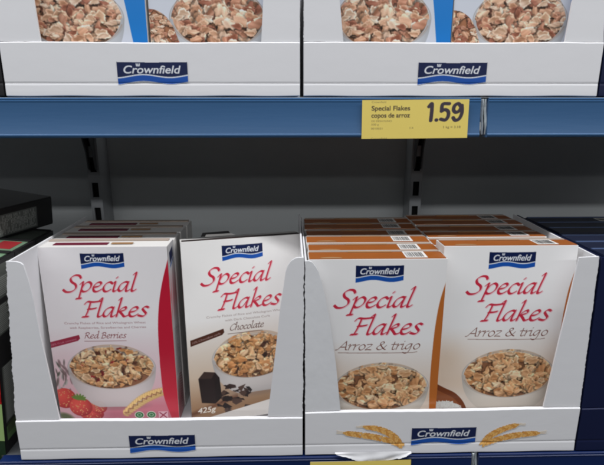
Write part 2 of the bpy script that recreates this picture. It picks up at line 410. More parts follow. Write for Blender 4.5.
def art_berries():
    a = Art(178, 278, (247, 243, 244))
    f = np.clip((a.T-120)/120, 0, 1)
    a.mix(f, hexc(214, 158, 168), .78)
    a.mix(np.clip((a.T-222)/30, 0, 1)*np.clip((a.S-20)/60, 0, 1), hexc(190, 92, 110), .7)
    rng = np.random.default_rng(8)
    # dark sprigs on the left, soft raspberries and strawberries
    for i in range(26):
        x, y = rng.uniform(2, 24), rng.uniform(172, 226); an = rng.uniform(.9, 2.2)
        e = a.ellipse(x, y, rng.uniform(4, 9), rng.uniform(1.2, 2.6), an)
        a.mix(np.clip(1.3-e, 0, 1), hexc(*[(60, 66, 54), (92, 84, 78), (120, 96, 96), (190, 190, 184)][int(rng.integers(4))]), .8)
    def berry(cx, cy, rx, ry, rot, seeds=True):
        e = a.ellipse(cx, cy, rx, ry, rot); m = e < 1
        sh = np.clip(1-.65*a.ellipse(cx-rx*.3, cy-ry*.35, rx*1.25, ry*1.25), 0, 1)
        c = hexc(150, 20, 28)[None, None]+(hexc(232, 88, 76)-hexc(150, 20, 28))[None, None]*sh[..., None]
        a.img = np.where(m[..., None], c, a.img)
        if seeds:
            for i in range(34):
                x = cx+rng.uniform(-rx, rx)*.85; y = cy+rng.uniform(-ry, ry)*.85
                if ((x-cx)/rx)**2+((y-cy)/ry)**2 < .8:
                    w = a.win(x-1, x+1, y-1.4, y+1.4)
                    if w: a.img[w] = np.where((((a.S[w]-x)/.6)**2+((a.T[w]-y)/.9)**2 < 1)[..., None], hexc(228, 190, 120), a.img[w])
    berry(10, 236, 17, 17, 0); berry(46, 262, 19, 13, .2); berry(58, 252, 13, 11, 0)
    bowl(a, 84.5, 186, 64, 35, 252, [(226, 182, 134), (234, 200, 158), (212, 160, 110), (240, 212, 176)], 21, n=330, rad=(4, 9.5),
         accents=[(.10, [(150, 30, 34), (120, 24, 28), (176, 52, 44)], (3, 5)), (.08, [(96, 52, 34)], (3, 6))], milk=(232, 226, 224))
    berry(32, 251, 17, 16, .3)
    for k in range(7):
        an = -2.6+k*.45; e = a.ellipse(30+6*math.cos(an), 238+4*math.sin(an), 6, 1.7, an); a.mix(e < 1, hexc(104, 140, 60))
    a.mix(np.clip(1.2-a.ellipse(8, 268, 14, 7, .4), 0, 1), hexc(70, 92, 44), .8)
    # plaited grain ear
    n = 17; zz = []
    for k in range(n):
        t = k/(n-1); cx = 97+58*t; cy = 264-36*t-6*math.sin(t*3.1); wd = .75+.35*math.sin(t*3.0)
        for sgn in (-1, 1):
            e = a.ellipse(cx+sgn*1.7*wd, cy+sgn*3.6*wd, 4.6, 2.7*wd, R(-30)+sgn*.9)
            a.mix(np.clip(1.35-e, 0, 1)*(e < 1.3), hexc(240, 204, 132)*(1.03 if sgn < 0 else .90))
            a.mix(np.exp(-((e-.98)/.16)**2), hexc(186, 128, 62), .45)
        zz.append((cx+(1.6 if k % 2 else -1.2), cy+(2.2 if k % 2 else -2.2)))
    a.mix(a.strokes_mask([zz], .55, .55, 0), hexc(112, 62, 26), .75)
    soften(a, 150, 2)
    stripe(a, [(178, 18), (175, 28), (168, 52), (161.5, 82), (157, 120), (155.5, 165), (155.8, 210), (158, 240), (168, 279)], (196, 30, 56))
    for k, cx in enumerate((118, 136)):
        a.mix(a.ellipse(cx, 267, 7.2, 6.2) < 1, hexc(222, 222, 206)); a.mix(a.ellipse(cx, 267, 6, 5.1) < 1, hexc(42, 118, 62))
        a.mix(np.abs(a.ellipse(cx, 267, 3, 2.4)-1) < .45, hexc(190, 220, 190), .8)
    sq = (np.abs(a.S-154) < 7) & (np.abs(a.T-268) < 6.4); a.mix(sq, hexc(232, 190, 200))
    a.mix((np.abs(a.S-154) < 5.8) & (np.abs(a.T-268) < 5.2) & (np.abs(np.abs(a.S-154)-np.abs(a.T-268)*1.1) < 1.3), hexc(160, 30, 60))
    logo(a, 57.5, 9, 60, 22)
    title(a, -5, 0)
    small_text(a, 'Crunchy Flakes of Rice and Wholegrain Wheat', 'with Raspberries, Strawberries and Cherries', 115.2, 24, 140, (150, 96, 100))
    m = word(a, 'Red Berries', 50, 110, 137.5, 5.7, (.62, .26), R(-40), .26)
    m |= a.strokes_mask([[(50, 142.2), (110, 142.2)]], .4, .3, 0)
    a.mix(m, hexc(134, 44, 48), part='variety_lettering')
    banner(a, -2, 144, 43, 132, 9.5, (158, 30, 62), '18% Fruit content')
    return a.down()

def art_chocolate():
    a = Art(178, 278, (246, 243, 240))
    f = np.clip((a.T-118)/90, 0, 1)
    a.mix(f, hexc(206, 184, 160), .9)
    a.mix(np.clip((a.T-205)/50, 0, 1), hexc(140, 104, 72), .85)
    rng = np.random.default_rng(3)
    a.mix(np.clip(1-np.abs((a.T-252+.28*(a.S-30))/6), 0, 1)*(a.S < 70), hexc(90, 50, 34), .7)
    bowl(a, 98, 180, 63, 34.5, 238, [(216, 166, 114), (228, 188, 144), (198, 144, 96), (236, 204, 166)], 33, n=330, rad=(4, 9.5),
         accents=[(.16, [(50, 30, 26), (66, 38, 30), (84, 50, 36)], (3, 5.5))], milk=(222, 218, 216), heap=5)
    # chocolate blocks
    a.poly([(13, 206), (22, 196), (38, 199), (44, 208), (46, 240), (36, 248), (16, 244)], hexc(34, 24, 24))
    a.poly([(13, 206), (22, 196), (38, 199), (32, 208)], hexc(62, 46, 42)); a.poly([(36, 212), (44, 208), (46, 240), (38, 246)], hexc(24, 18, 18))
    for i in range(34):
        x, y = rng.uniform(46, 92), rng.uniform(226, 262); r = rng.uniform(4, 9); an = rng.uniform(0, 3)
        pts = [(x+r*math.cos(an+k), y+.7*r*math.sin(an+k)) for k in sorted(rng.uniform(0, 6.28, 5))]
        a.poly(pts, hexc(*[(40, 28, 26), (58, 42, 38), (30, 22, 22), (78, 58, 50)][int(rng.integers(4))]))
    for k in range(9):
        cx, cy = 136+k*5, 236-k*4
        for sg in (-1, 1): a.mix(a.ellipse(cx, cy+sg*3, 6, 2.8, -.5+sg*.7) < 1, hexc(208, 150, 70)*(1 if sg < 0 else .85))
    soften(a, 150, 2)
    # pale lower edge of the picture
    a.poly([(-2, 273), (180, 244), (180, 280), (-2, 280)], hexc(226, 222, 216))
    m = font_mask(a, '425g', 9, 260, 12, .02, 26, .2); a.mix(m, hexc(232, 226, 214), part='weight_lettering')
    logo(a, 58, 9, 60, 22)
    title(a, -8, 0)
    small_text(a, 'Crunchy Flakes of Rice and Wholegrain Wheat', 'with Dark Chocolate Curls', 115.2, 30, 146, (150, 130, 124), 27)
    m = word(a, 'Chocolate', 62, 114, 137, 5.9, (.66, .28), R(-40), .28)
    m |= a.strokes_mask([[(60, 142), (112, 142)]], .4, .3, 0)
    a.mix(m, hexc(92, 52, 40), part='variety_lettering')
    banner(a, 5, 146, 54, 133, 9.5, (84, 48, 36), '10% Chocolate curls')
    return a.down()

def art_blue(seed=44):      # only the lower 130 mm of the box are in the picture
    a = Art(178, 130, (224, 228, 238))
    o = -148
    a.mix(np.clip((a.T-60)/60, 0, 1), hexc(206, 206, 214), .6)
    bowl(a, 88, 186+o, 62, 36, 246+o, BRN, seed, n=330, rad=(5, 11), milk=(226, 228, 232), heap=6)
    P = smooth([(-4, 174+o), (10, 176+o), (24, 186+o), (34, 206+o), (38, 226+o), (20, 240+o), (-4, 240+o)])
    mk = a.poly_mask(P); a.mix(mk, hexc(176, 118, 84)); flakes(a, 14, 206+o, 26, 36, 150, (4, 7), BRN, seed-35, mk)
    stripe(a, [(146, -2), (151, 160+o), (157, 200+o), (162, 240+o), (162, 279+o)], (30, 132, 216))
    return a.down()

def art_side(c1, c2, band):
    a = Art(38, 278, (206, 204, 204))
    rng = np.random.default_rng(2)
    a.mix(np.clip(1-np.abs(a.T-78)/44, 0, 1)*np.clip(np.sin(a.S*.5+a.T*.25)*.5+.6, 0, 1), hexc(*c1), .7)
    a.mix(np.clip((a.T-205)/50, 0, 1), hexc(*c2), .8)
    for k in range(30):
        t = 128+k*2.6; a.mix((np.abs(a.T-t) < .5) & (a.S > 5) & (a.S < 9+rng.uniform(8, 22)), hexc(120, 112, 112), .7)
    a.poly([(8, 12), (30, 7), (30, 22), (8, 29)], hexc(20, 32, 74)); a.poly([(8, 31), (30, 24), (30, 27), (8, 35)], hexc(30, 84, 160))
    for k in range(14): a.poly([(4, 214+k*4.4), (19, 208+k*4.4), (34, 214+k*4.4), (34, 215.6+k*4.4), (19, 210+k*4.4), (4, 215.6+k*4.4)], hexc(*band), .7)
    return a.down()

def grid_objs(img, parts, cell, fn, mat, parent, base, only=None):
    """one mesh per printed element, cut from one grid so that they meet without gaps"""
    H, W = img.shape[:2]
    lin = np.where(img <= .04045, img/12.92, ((np.clip(img, 0, 1)+.055)/1.055)**2.4)
    jj, ii = np.meshgrid(np.arange(W), np.arange(H))
    co = fn((jj+.5)*cell, (ii+.5)*cell).reshape(-1, 3).astype(np.float32)
    col = np.concatenate([lin.reshape(-1, 3), np.ones((H*W, 1))], 1).astype(np.float32)
    own = np.zeros((H, W), np.int16); names = [base]
    for k, (n, m) in enumerate(parts.items()):
        names.append(n); own[m] = k+1
    q = own[:-1, :-1].ravel()
    idx = np.arange(H*W).reshape(H, W)
    F = np.stack([idx[:-1, :-1], idx[1:, :-1], idx[1:, 1:], idx[:-1, 1:]], -1).reshape(-1, 4)
    out = {}
    for k, n in enumerate(names):
        if n is None: continue
        f = F[q == k]
        if not len(f): continue
        u, inv = np.unique(f, return_inverse=True); inv = inv.reshape(-1).astype(np.int32)
        n = n.split('#')[0]; me = bpy.data.meshes.new(n); me.vertices.add(len(u)); me.vertices.foreach_set('co', co[u].ravel())
        me.loops.add(len(inv)); me.loops.foreach_set('vertex_index', inv)
        me.polygons.add(len(f)); me.polygons.foreach_set('loop_start', np.arange(0, len(inv), 4, dtype=np.int32))
        me.update(calc_edges=True)
        at = me.color_attributes.new('print', 'FLOAT_COLOR', 'POINT'); at.data.foreach_set('color', col[u].ravel())
        me.polygons.foreach_set('use_smooth', np.ones(len(f), bool))
        out[n] = link(n, me, mat, parent)
    return out

CELL = DS/RES/1000
ARTS = {k: f() for k, f in dict(arroz=art_arroz, berries=art_berries, chocolate=art_chocolate, blue=art_blue, blue_b=lambda: art_blue(71)).items()}
SIDES = {'berries': art_side((206, 70, 84), (170, 60, 74), (120, 60, 60)), 'chocolate': art_side((206, 84, 84), (150, 110, 90), (96, 66, 54))}

# ------------------------------------------------------------------ cereal boxes
BW, BH, BD = .178, .278, .0368
def barcode_obj(parent, x0, x1, y0, y1, z):
    rng = random.Random(4)
    b = box('barcode', x0, x1, y0, y1, z, z+.0003, M['carton'], parent)
    bm = bmesh.new(); x = x0+.002
    while x < x1-.003:
        w = rng.choice((.0005, .0008, .0012)); add_box(bm, x, x+w, y0+.003, y1-.004, z+.0003, z+.0005); x += w+rng.choice((.0006, .0009, .0013))
    bm_obj('barcode_bars', bm, M['black'], b)

def cereal_box(label, group, art, tl, yaw=0, lean=0, top='orange', H=BH, width=BW, seed=0, art_h=None, cat='cereal box', body='carton'):
    """tl = world position of the front top left corner"""
    rnd = random.Random(seed)
    t = thing('cereal_box', label, cat, group=group)
    t.rotation_euler = (lean, 0, yaw)
    w2, d2 = width/2, BD/2
    from mathutils import Matrix, Vector
    Mr = t.rotation_euler.to_matrix()
    t.location = Vector(tl)-Mr @ Vector((-w2, -d2, H))
    box('carton', -w2, w2, -d2, d2, 0, H, M[body], t, .0009)
    if art:
        img, parts = ARTS[art]
        ah = img.shape[0]*CELL; t0 = (H-ah)*1000 if art.startswith('blue') else 0
        bul = .0016
        def fn(s, tt):
            x = -w2+s/1000*width/BW; z = H-(tt+t0)/1000
            y = -d2-.0004-bul*np.clip(np.sin(np.pi*s/178), 0, 1)*np.clip(np.sin(np.pi*np.clip(z/H, 0, 1)), 0, 1)
            return np.stack([x, y, z], -1)
        grid_objs(img, parts, CELL*1000, fn, M['print'], t, 'front_print')
    z = H+.0003
    if top == 'orange':
        box('top_panel', -w2+.001, w2-.0015, -d2+.0008, d2-.0085, z-.0006, z+.0007, M['orange'], t, .0003)
        box('glue_flap', -w2+.002, w2-.003, d2-.0078, d2-.001, z-.0004, z+.0012, M['greyboard'], t, .0003)
        box('tuck_tab', -.036, .022, d2-.0120, d2-.0088, z+.0008, z+.0019, M['orange_lt'], t, .0004)
        prism('thumb_notch', [(-.06+.012*math.cos(a)*1.2, -d2+.0012+.0045*math.sin(a)) for a in np.linspace(0, math.pi, 14)], 'z', z+.0008, z+.0012, M['orange_lt'], t)
        barcode_obj(t, .036, .064, -d2+.002, d2-.009, z+.0008)
    elif top == 'berries':
        box('top_panel', -w2+.018, w2-.085, -d2+.008, d2-.018, z-.0004, z+.0007, M['maroon'], t, .0003)
        box('glue_flap', -w2+.004, w2-.004, d2-.010, d2-.001, z-.0002, z+.0014, M['greyboard'], t, .0004)
        box('tuck_tab', w2-.080, w2-.05, -d2+.009, -d2+.016, z+.0008, z+.0014, M['orange_lt'], t, .0003)
    elif top == 'chocolate':
        box('top_panel', -w2+.002, w2-.003, -d2+.0012, -d2+.012, z-.0004, z+.0007, M['darkbrown'], t, .0003)
    elif top == 'navy':
        box('top_panel', -w2+.001, w2-.001, -d2+.001, d2-.006, z-.0004, z+.0006, M['navytop'], t, .0003)
        box('glue_flap', -w2+.002, w2-.002, d2-.0052, d2-.0008, z-.0004, z+.0011, M['navyedge'], t, .0003)
        barcode_obj(t, .03+rnd.uniform(-.01, .01), .052, -d2+.005, d2-.012, z+.0008)
    return t

ordn = ['first', 'second', 'third', 'fourth', 'fifth', 'sixth', 'seventh']
TU, TL_ = .67, .585
ZT = -.1955                                   # top of the boxes on the lower shelf
FLOOR = ZT-BH                                 # underside of those boxes
PITCH = .0385
G1 = 'rice and wheat flakes boxes filed in the lower right white tray'
# left column of the right tray
for k in range(6):
    y = .596+k*PITCH
    jx = [0, .0012, -.0006, .0008, -.001, .0][k]
    lab = ('white rice and wheat cereal box in front of left orange topped column' if k == 0 else
           f'{ordn[k]} box from the front in left column of orange topped cereal boxes')
    cereal_box(lab, G1, 'arroz' if k == 0 else None, (.0228+jx, y, ZT-(0 if k == 0 else [0, .001, 0, .0015, .0005, .001][k])), yaw=R([0, .2, -.3, .2, -.1, .1][k]), seed=k)
for k in range(6):
    y = .606+k*PITCH*.98
    jx = [0, -.0008, .001, 0, .0006, 0][k]
    lab = ('white rice and wheat cereal box in front of the right column beside navy tray' if k == 0 else
           f'{ordn[k]} box from the front in right column of orange topped cereal boxes')
    if k == 0:
        cereal_box(lab, G1, 'arroz', (.2008, y+.008, -.1843), lean=R(-2.5), H=BH+.009, seed=20)
    else:
        cereal_box(lab, G1, None, (.2018+jx, y+.016, ZT-.001*(k % 2)), lean=R(-1.2), seed=20+k, H=BH-.001)
# left tray
G2 = 'special flakes boxes in the lower left white tray'
for k in range(4):
    y = .660+k*.0395
    lab = ('white and red berry cereal box with a crimson curve and strawberries, front of its column' if k == 0 else
           f'{ordn[k]} box back behind the red berries cereal box, only its white top showing')
    b = cereal_box(lab, G2, 'berries' if k == 0 else None, (-.3492+.0015*k, y, ZT-.0007*(k % 2)), yaw=R(.3 if k == 0 else -.3), top='berries', seed=40+k)
    if k == 0:
        w2, d2 = BW/2, BD/2
        img, pr = SIDES['berries']
        grid_objs(img, pr, CELL*1000, lambda s, t: np.stack([w2+.0004+0*s, -d2+s/1000*.96, BH-t/1000], -1), M['print'], b, 'side_print')
bc = cereal_box('white and brown chocolate cereal box turned askew, weight 425g printed at its foot', G2, 'chocolate', (-.1568, .678, ZT+.0005), yaw=R(13.6), lean=R(-7.5), top='chocolate', seed=50)
img, pr = SIDES['chocolate']
grid_objs(img, pr, CELL*1000, lambda s, t: np.stack([-BW/2-.0004+0*s, BD/2-s/1000*.96, BH-t/1000], -1), M['print'], bc, 'side_print')
# torn open flap standing up at the back of its top
fl = prism('open_flap', [(-.058, BH+.001), (-.012, BH+.001), (-.016, BH+.0075), (-.055, BH+.0070)], 'y', .0155, .0163, M['black'], bc)
prism('inner_flap', [(-.052, BH+.001), (-.006, BH+.001), (-.012, BH+.0040), (-.050, BH+.0045)], 'y', .0120, .0126, M['carton'], bc)
# upper trays
G3 = 'blue striped cereal boxes in the white trays on the upper shelf'
ULAB = ['white cereal box with blue stripe, leftmost on the upper shelf', 'white cereal box right of the blue stripe in the upper left tray',
        'white cereal box with blue stripe in the upper right tray, above the price label', 'white cereal box at the right end of the upper right tray']
for k, x in enumerate((-.3600, -.1795, .0325, .2135)):
    cereal_box(ULAB[k], G3, ('blue', 'blue_b', 'blue_b', 'blue')[k], (x+(0, .0006, .0012, -.0004)[k], .6835+(0, .003, .001, .004)[k], .0085+BH), yaw=R((.3, -.7, .6, -.4)[k]), top='none', seed=60+k)

# ------------------------------------------------------------------ shelf ready trays
def jag(p0, p1, n, amp, rng):
    if n > 10: n = 84
    return [(p0[0]+(p1[0]-p0[0])*k/n+rng.uniform(-amp, amp)*.55+(amp*.7 if k % 4 == 0 else 0)*(1 if p0[0] < p1[0]+.002 else -1)+amp*.6*math.sin(k*.31), p0[1]+(p1[1]-p0[1])*k/n) for k in range(1, n)]
def tray(label, T, bl, br, tl_out, tr_out, liptopL, liptopR, lwing, rwing, mat, depth=.245, group=None, art=None, jagL=0, jagR=0, back_h=.09, lmat=None):
    """bl,br bottom corners (x,z); lwing/rwing inner outlines (x,z) from the top down to the lip"""
    rng = random.Random(int((bl[0]+1)*1000))
    t = thing('cereal_tray', label, 'display tray', ((bl[0]+br[0])/2, T+depth/2, bl[1]), group=group)
    ox, oy, oz = t.location
    L = lambda p: (p[0]-ox, p[1]-oz)
    # wings
    lw = [L(p) for p in lwing]; out = [L(tl_out)]+jag(L(tl_out), L((bl[0], liptopL)), 30 if jagL else 4, jagL, rng)+[L((bl[0]+(tl_out[0]-bl[0])*.04, liptopL+.0008))]
    prism('front_wing', lw+out[::-1], 'y', T+.0015-oy, T+.0042-oy, lmat or mat, t)
    rw = [L(p) for p in rwing]; out = [L(tr_out)]+jag(L(tr_out), L((br[0], liptopR)), 30 if jagR else 4, jagR, rng)+[L((br[0]+(tr_out[0]-br[0])*.04, liptopR+.0008))]
    prism('front_wing', rw+out[::-1], 'y', T+.0015-oy, T+.0042-oy, mat, t)
    # lip with a crease and a folded foot: grid so that its edges can wobble
    bm = bmesh.new(); nx = 46; crease = bl[1]+.0165
    def prof(z, f):
        h = z-bl[1]
        y = T+(.0022 if h < .0012 else 0)
        y += -.0006*max(0, min(1, (.0165-h)/.012))+.0004*math.exp(-((h-.0165)/.0012)**2)
        return y
    rows = []
    for i in range(nx+1):
        f = i/nx; x = bl[0]+(br[0]-bl[0])*f; zt = liptopL+(liptopR-liptopL)*f; zb = bl[1]+(br[1]-bl[1])*f
        zt += .0005*math.sin(f*9)+rng.uniform(-.0002, .0002); zb += .0003+.0003*math.sin(f*23+bl[0]*9)
        hs = [0, .0012, .003, .006, .010, .014, .0157, .0165, .0173, .019, .03, .045]
        zs = [zb+h for h in hs if zb+h < zt-.003]+[zt-.0012, zt]
        rows.append((x, zs))
    n = min(len(r[1]) for r in rows)
    fr = []; bk = []
    for x, zs in rows:
        zs = zs[:n-2]+zs[-2:]
        fr.append([bm.verts.new((x-ox, prof(z, 0)-oy+(.0012 if j == n-1 else 0), z-oz)) for j, z in enumerate(zs)])
        bk.append([bm.verts.new((x-ox, T+.0046-oy, z-oz)) for z in zs])
    for i in range(nx):
        for j in range(n-1):
            bm.faces.new((fr[i][j], fr[i+1][j], fr[i+1][j+1], fr[i][j+1])); bm.faces.new((bk[i][j], bk[i][j+1], bk[i+1][j+1], bk[i+1][j]))
        bm.faces.new((fr[i][-1], fr[i+1][-1], bk[i+1][-1], bk[i][-1])); bm.faces.new((fr[i][0], bk[i][0], bk[i+1][0], fr[i+1][0]))
    for i in (0, nx):
        for j in range(n-1): bm.faces.new((fr[i][j], fr[i][j+1], bk[i][j+1], bk[i][j]))
    bm_obj('front_lip', bm, mat, t)
    # sides, base, back
    def side(x_b, x_t, zt, sgn):
        pts = [(x_b, bl[1]+.001), (x_b+sgn*.0022, bl[1]+.001), (x_t+sgn*.0022, zt), (x_t, zt)]
        bm = bmesh.new(); a = [bm.verts.new((p[0]-ox, T+.005-oy, p[1]-oz)) for p in pts]; b = [bm.verts.new((p[0]-ox, T+depth-oy, p[1]-oz)) for p in pts]
        bm.faces.new(a); bm.faces.new(b[::-1])
        for i in range(4): bm.faces.new((a[i], b[i], b[(i+1) % 4], a[(i+1) % 4]))
        bm_obj('side_panel', bm, mat, t)
    side(bl[0]+.0002, tl_out[0]+.0002, tl_out[1]-.0006, 1); side(br[0]-.0002, tr_out[0]-.0002, tr_out[1]-.0006, -1)
    box('base_panel', bl[0]-ox+.0035, br[0]-ox-.0035, .005-depth/2, depth/2, .0006, .0032, mat, t)
    box('back_panel', bl[0]-ox+.0045, br[0]-ox-.0045, depth/2+.0005, depth/2+.0035, .001, back_h, mat, t)
    if art:
        img, parts, x0, z0, cell = art
        pf = np.vectorize(lambda z: prof(z, 0))
        zz = {}
        def fn(s, tt):
            z = z0-tt/1000; zr = pf(z[:, :1])
            return np.stack([x0+s/1000-ox, np.broadcast_to(zr, z.shape)-.0004-oy, z-oz], -1)
        grid_objs(img, parts, cell, fn, M['traylogo'], t, None)
    return t

def tray_art(wheat, w=90, h=27):
    W = 300 if wheat else w+2
    a = Art(W, 42, (235, 235, 236))
    lx = (W-w)/2
    X = lx
    logo(a, lx, 5 if wheat else 2, w, h)
    if wheat:
        def ear(pts, n, part, sc=1.):
            P = smooth(pts, 10); N = len(P)
            for k in range(n):
                f = k/(n-1); i = int(f*(N-2)); x, y = P[i]; dx, dy = P[i+1][0]-x, P[i+1][1]-y; an = math.atan2(dy, dx)
                wd = (1.1+1.7*math.sin(min(1, f*1.15)*2.6+.15))*sc
                for sg in (-1, 1):
                    e = a.ellipse(x-sg*math.sin(an)*wd*.6, y+sg*math.cos(an)*wd*.6, 3.6*sc, 1.5*sc, an+sg*.55)
                    a.mix(e < 1, hexc(*((246, 190, 108) if (k+sg) % 3 else (224, 156, 74))), part=part)
                    a.mix((e > .62) & (e < 1), hexc(150, 98, 46), .35)
        for tx, ty, dx, dy in ((14, 12, -1, -.12), (41, 2.5, -1, -.05), (281, 17, 1, -.1), (250, 3.5, 1, -.15)):
            for q in (-.22, -.05, .12):
                m = a.strokes_mask([[(tx-dx*4, ty), (tx+dx*13, ty+13*(dy+q))]], .32, .32, 0)
                a.mix(m, hexc(226, 186, 120), .8, part='wheat_ear' if tx < 150 else 'wheat_ear#2')
        # ears measured from the left edge of this print
        ear([(14, 12), (32, 15), (54, 19), (74, 25), (92, 33)], 19, 'wheat_ear', 1.32); ear([(41, 2.5), (58, 6), (73, 13), (84, 22), (91, 33)], 16, 'wheat_ear', 1.32)
        ear([(281, 17), (264, 18), (244, 21), (226, 26), (207, 33)], 19, 'wheat_ear#2', 1.32); ear([(250, 3.5), (236, 8), (222, 15), (212, 23), (206, 33)], 16, 'wheat_ear#2', 1.32)
    img, parts = a.down(); return img, parts

plain = tray_art(False); wheat = tray_art(True)
def plus(a, x0, z0): return (a[0], a[1], x0, z0, CELL*1000)
GT = 'white corrugated display trays on the shelves'
wl = lambda x0, x1, zt, zl: [(x0, zt), (x1, zl)]
tray('white display tray on the upper shelf, left of the two, crown logo on its lip', TU, (-.3643, .0042), (.0135, .0042), (-.3600, .17), (.0135, .17), .0706, .0710,
     [(-.317, .17), (-.3132, .0714)], [(-.0285, .17), (-.0355, .0718)], M['corr'], art=plus(plain, -.2215, .0495), jagR=.0006, group=GT)
tray('white display tray on the upper shelf behind the yellow price label', TU, (.0185, .0042), (.4066, .0042), (.0185, .17), (.3960, .17), .0714, .0718,
     [(.0580, .17), (.0693, .0722)], [(.3620, .17), (.3562, .0726)], M['corr'], art=plus(plain, .1660, .0495), jagL=.0006, group=GT)
tray('white display tray on the lower shelf holding the berry and chocolate boxes', TL_, (-.3712, -.4785), (.0150, -.4785), (-.3503, -.1919), (.0166, -.1896), -.4172, -.4185,
     [(-.3440, -.1919), (-.3382, -.1922), (-.3330, -.1938), (-.3303, -.1965), (-.3283, -.2051), (-.3258, -.2223), (-.3238, -.2423), (-.3222, -.2905), (-.3131, -.4158)],
     [(.0100, -.1896), (.0060, -.1905), (.0010, -.1938), (-.0030, -.1995), (-.0060, -.2078), (-.0100, -.2350), (-.0135, -.2564), (-.0175, -.2942), (-.0325, -.4165)],
     M['corr'], art=plus(plain, -.2235, -.4395), jagL=.0009, jagR=.0008, group=GT)
tray('white display tray with printed wheat ears on its lip, lower shelf', TL_, (.0188, -.4785), (.3977, -.4785), (.0180, -.1945), (.3906, -.1913), -.4105, -.4095,
     [(.0225, -.1940), (.0265, -.1955), (.0310, -.2010), (.0351, -.2082), (.0395, -.2230), (.0436, -.2420), (.0505, -.2766), (.0593, -.3372), (.0668, -.4085)],
     [(.3652, -.1924), (.3647, -.1977), (.3625, -.2250), (.3605, -.2493), (.3548, -.3133), (.3470, -.4075)],
     M['corr'], lmat=M['crumpled'], art=plus(wheat, .0610, -.4315), jagL=.0008, jagR=.0004, group=GT)
tray('navy display tray at the right edge of the lower shelf', TL_, (.4010, -.4785), (.7950, -.4785), (.3945, -.1925), (.7950, -.1925), -.4110, -.4110,
     [(.4250, -.1925), (.4300, -.24), (.4420, -.4090)], [(.7600, -.1925), (.7550, -.24), (.7450, -.4090)], M['navy'])
tray('black display tray at the far left edge of the upper shelf', TU, (-.7600, .0042), (-.3670, .0042), (-.7600, .17), (-.3665, .17), .0706, .0706,
     [(-.72, .17), (-.712, .0720)], [(-.4200, .17), (-.4280, .0720)], M['black'], group='dark display trays on the upper shelf')
tray('navy display tray at the right edge of the upper shelf', TU, (.4095, .0042), (.8000, .0042), (.4010, .17), (.8000, .17), .0710, .0710,
     [(.445, .17), (.452, .0725)], [(.765, .17), (.757, .0725)], M['navy'], group='dark display trays on the upper shelf')
for k in range(6):
    lab = f'{ordn[k]} box from the front in the navy tray at the right edge'
    cereal_box(lab, 'navy boxes in the navy tray', None, (.4065+.0004*k, .598+k*.0385, ZT-.001*(k % 3)), top='navy', body='navytop', seed=80+k)

# torn white paper hanging from the wheat tray over the rail
def sheet(name, pts, y0, thick, mat, parent=None, curl=.004, seed=1):
    rng = random.Random(seed); bm = bmesh.new(); n = len(pts)
    cx = sum(p[0] for p in pts)/n; cz = sum(p[1] for p in pts)/n
    f = [bm.verts.new((p[0], y0-rng.uniform(0, curl), p[1])) for p in pts]; b = [bm.verts.new((v.co.x, v.co.y+thick, v.co.z)) for v in f]
    c1 = bm.verts.new((cx, y0-curl*.9, cz)); c2 = bm.verts.new((cx, y0-curl*.9+thick, cz))
    for i in range(n):
        j = (i+1) % n; bm.faces.new((f[i], f[j], c1)); bm.faces.new((b[j], b[i], c2)); bm.faces.new((f[i], b[i], b[j], f[j]))
    o = bm_obj(name, bm, mat, parent); return o
rng = random.Random(12); bm = bmesh.new(); nx, nz = 44, 8; G = []
prof_ = [(.0, .0015), (.06, .0040), (.14, .0062), (.24, .0105), (.34, .0135), (.48, .0150), (.60, .0152), (.72, .0128), (.84, .0095), (.93, .0060), (1., .0015)]
for i in range(nx+1):
    f = i/nx; x = .060+.106*f
    for (a0, d0), (a1, d1) in zip(prof_, prof_[1:]):
        if a0 <= f <= a1: dp = d0+(d1-d0)*(f-a0)/(a1-a0)
    dp += rng.uniform(-.0006, .0006)
    G.append([(x+rng.uniform(-.0002, .0002), .5812-.0018*math.sin(g/nz*1.6)-.0010*math.sin(f*9+g*.7)*g/nz-.0006*math.sin(f*23)*g/nz, -.4718-dp*g/nz) for g in range(nz+1)])
for off in (0, .0005):
    V = [[bm.verts.new((p[0], p[1]+off, p[2])) for p in r] for r in G]
    for i in range(nx):
        for g in range(nz): bm.faces.new((V[i][g], V[i+1][g], V[i+1][g+1], V[i][g+1]))
bmesh.ops.recalc_face_normals(bm, faces=bm.faces[:])
for f_ in bm.faces: f_.smooth = True
me = bpy.data.meshes.new('torn_paper'); bm.to_mesh(me); bm.free(); tp = link('torn_paper', me, M['corr'])
tag(tp, 'torn white paper strip hanging under the wheat ears over the lower rail', 'paper scrap')

# ------------------------------------------------------------------ shelves, rails, posts, back panels
RAILP = [(.012, .0), (-.0015, .0), (-.0030, -.0006), (-.0034, -.0018), (-.0026, -.0028), (-.0040, -.0038)]
RAILP += [(-.0036-.0012*t-.0030*t**2.2, -.0038-.0420*t) for t in [k/16 for k in range(1, 17)]]
RAILP += [(-.0086, -.0466), (-.0088, -.0480), (-.0080, -.0500), (-.0060, -.0510), (.012, -.0512)]
def shelf(label, x0, x1, T, ztop, group):
    t = thing('metal_shelf', label, 'shelf', ((x0+x1)/2, (T+1.0)/2, ztop-.03), group=group)
    ox, oy, oz = t.location
    box('shelf_board', x0+.001-ox, x1-.001-ox, T+.0125-oy, 1.0-oy, ztop-.032-oz, ztop-oz, M['metal'], t, .001)
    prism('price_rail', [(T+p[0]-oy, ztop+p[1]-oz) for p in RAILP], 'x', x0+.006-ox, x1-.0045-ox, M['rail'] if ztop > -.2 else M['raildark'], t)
    return t
UZ, LZ = .0030, -.4795
X = [-1.073, -.4080, .2565, .9215]
for nm, T, z in (('upper', TU, UZ), ('lower', TL_, LZ)):
    for k, side_ in enumerate(('left', 'middle', 'right')):
        shelf(f'{nm} metal shelf with blue price rail, {side_} bay' + (' beyond the gap in the rail' if k == 2 else ''), X[k], X[k+1], T, z, 'metal shelves with blue price rails')
W = 1.03
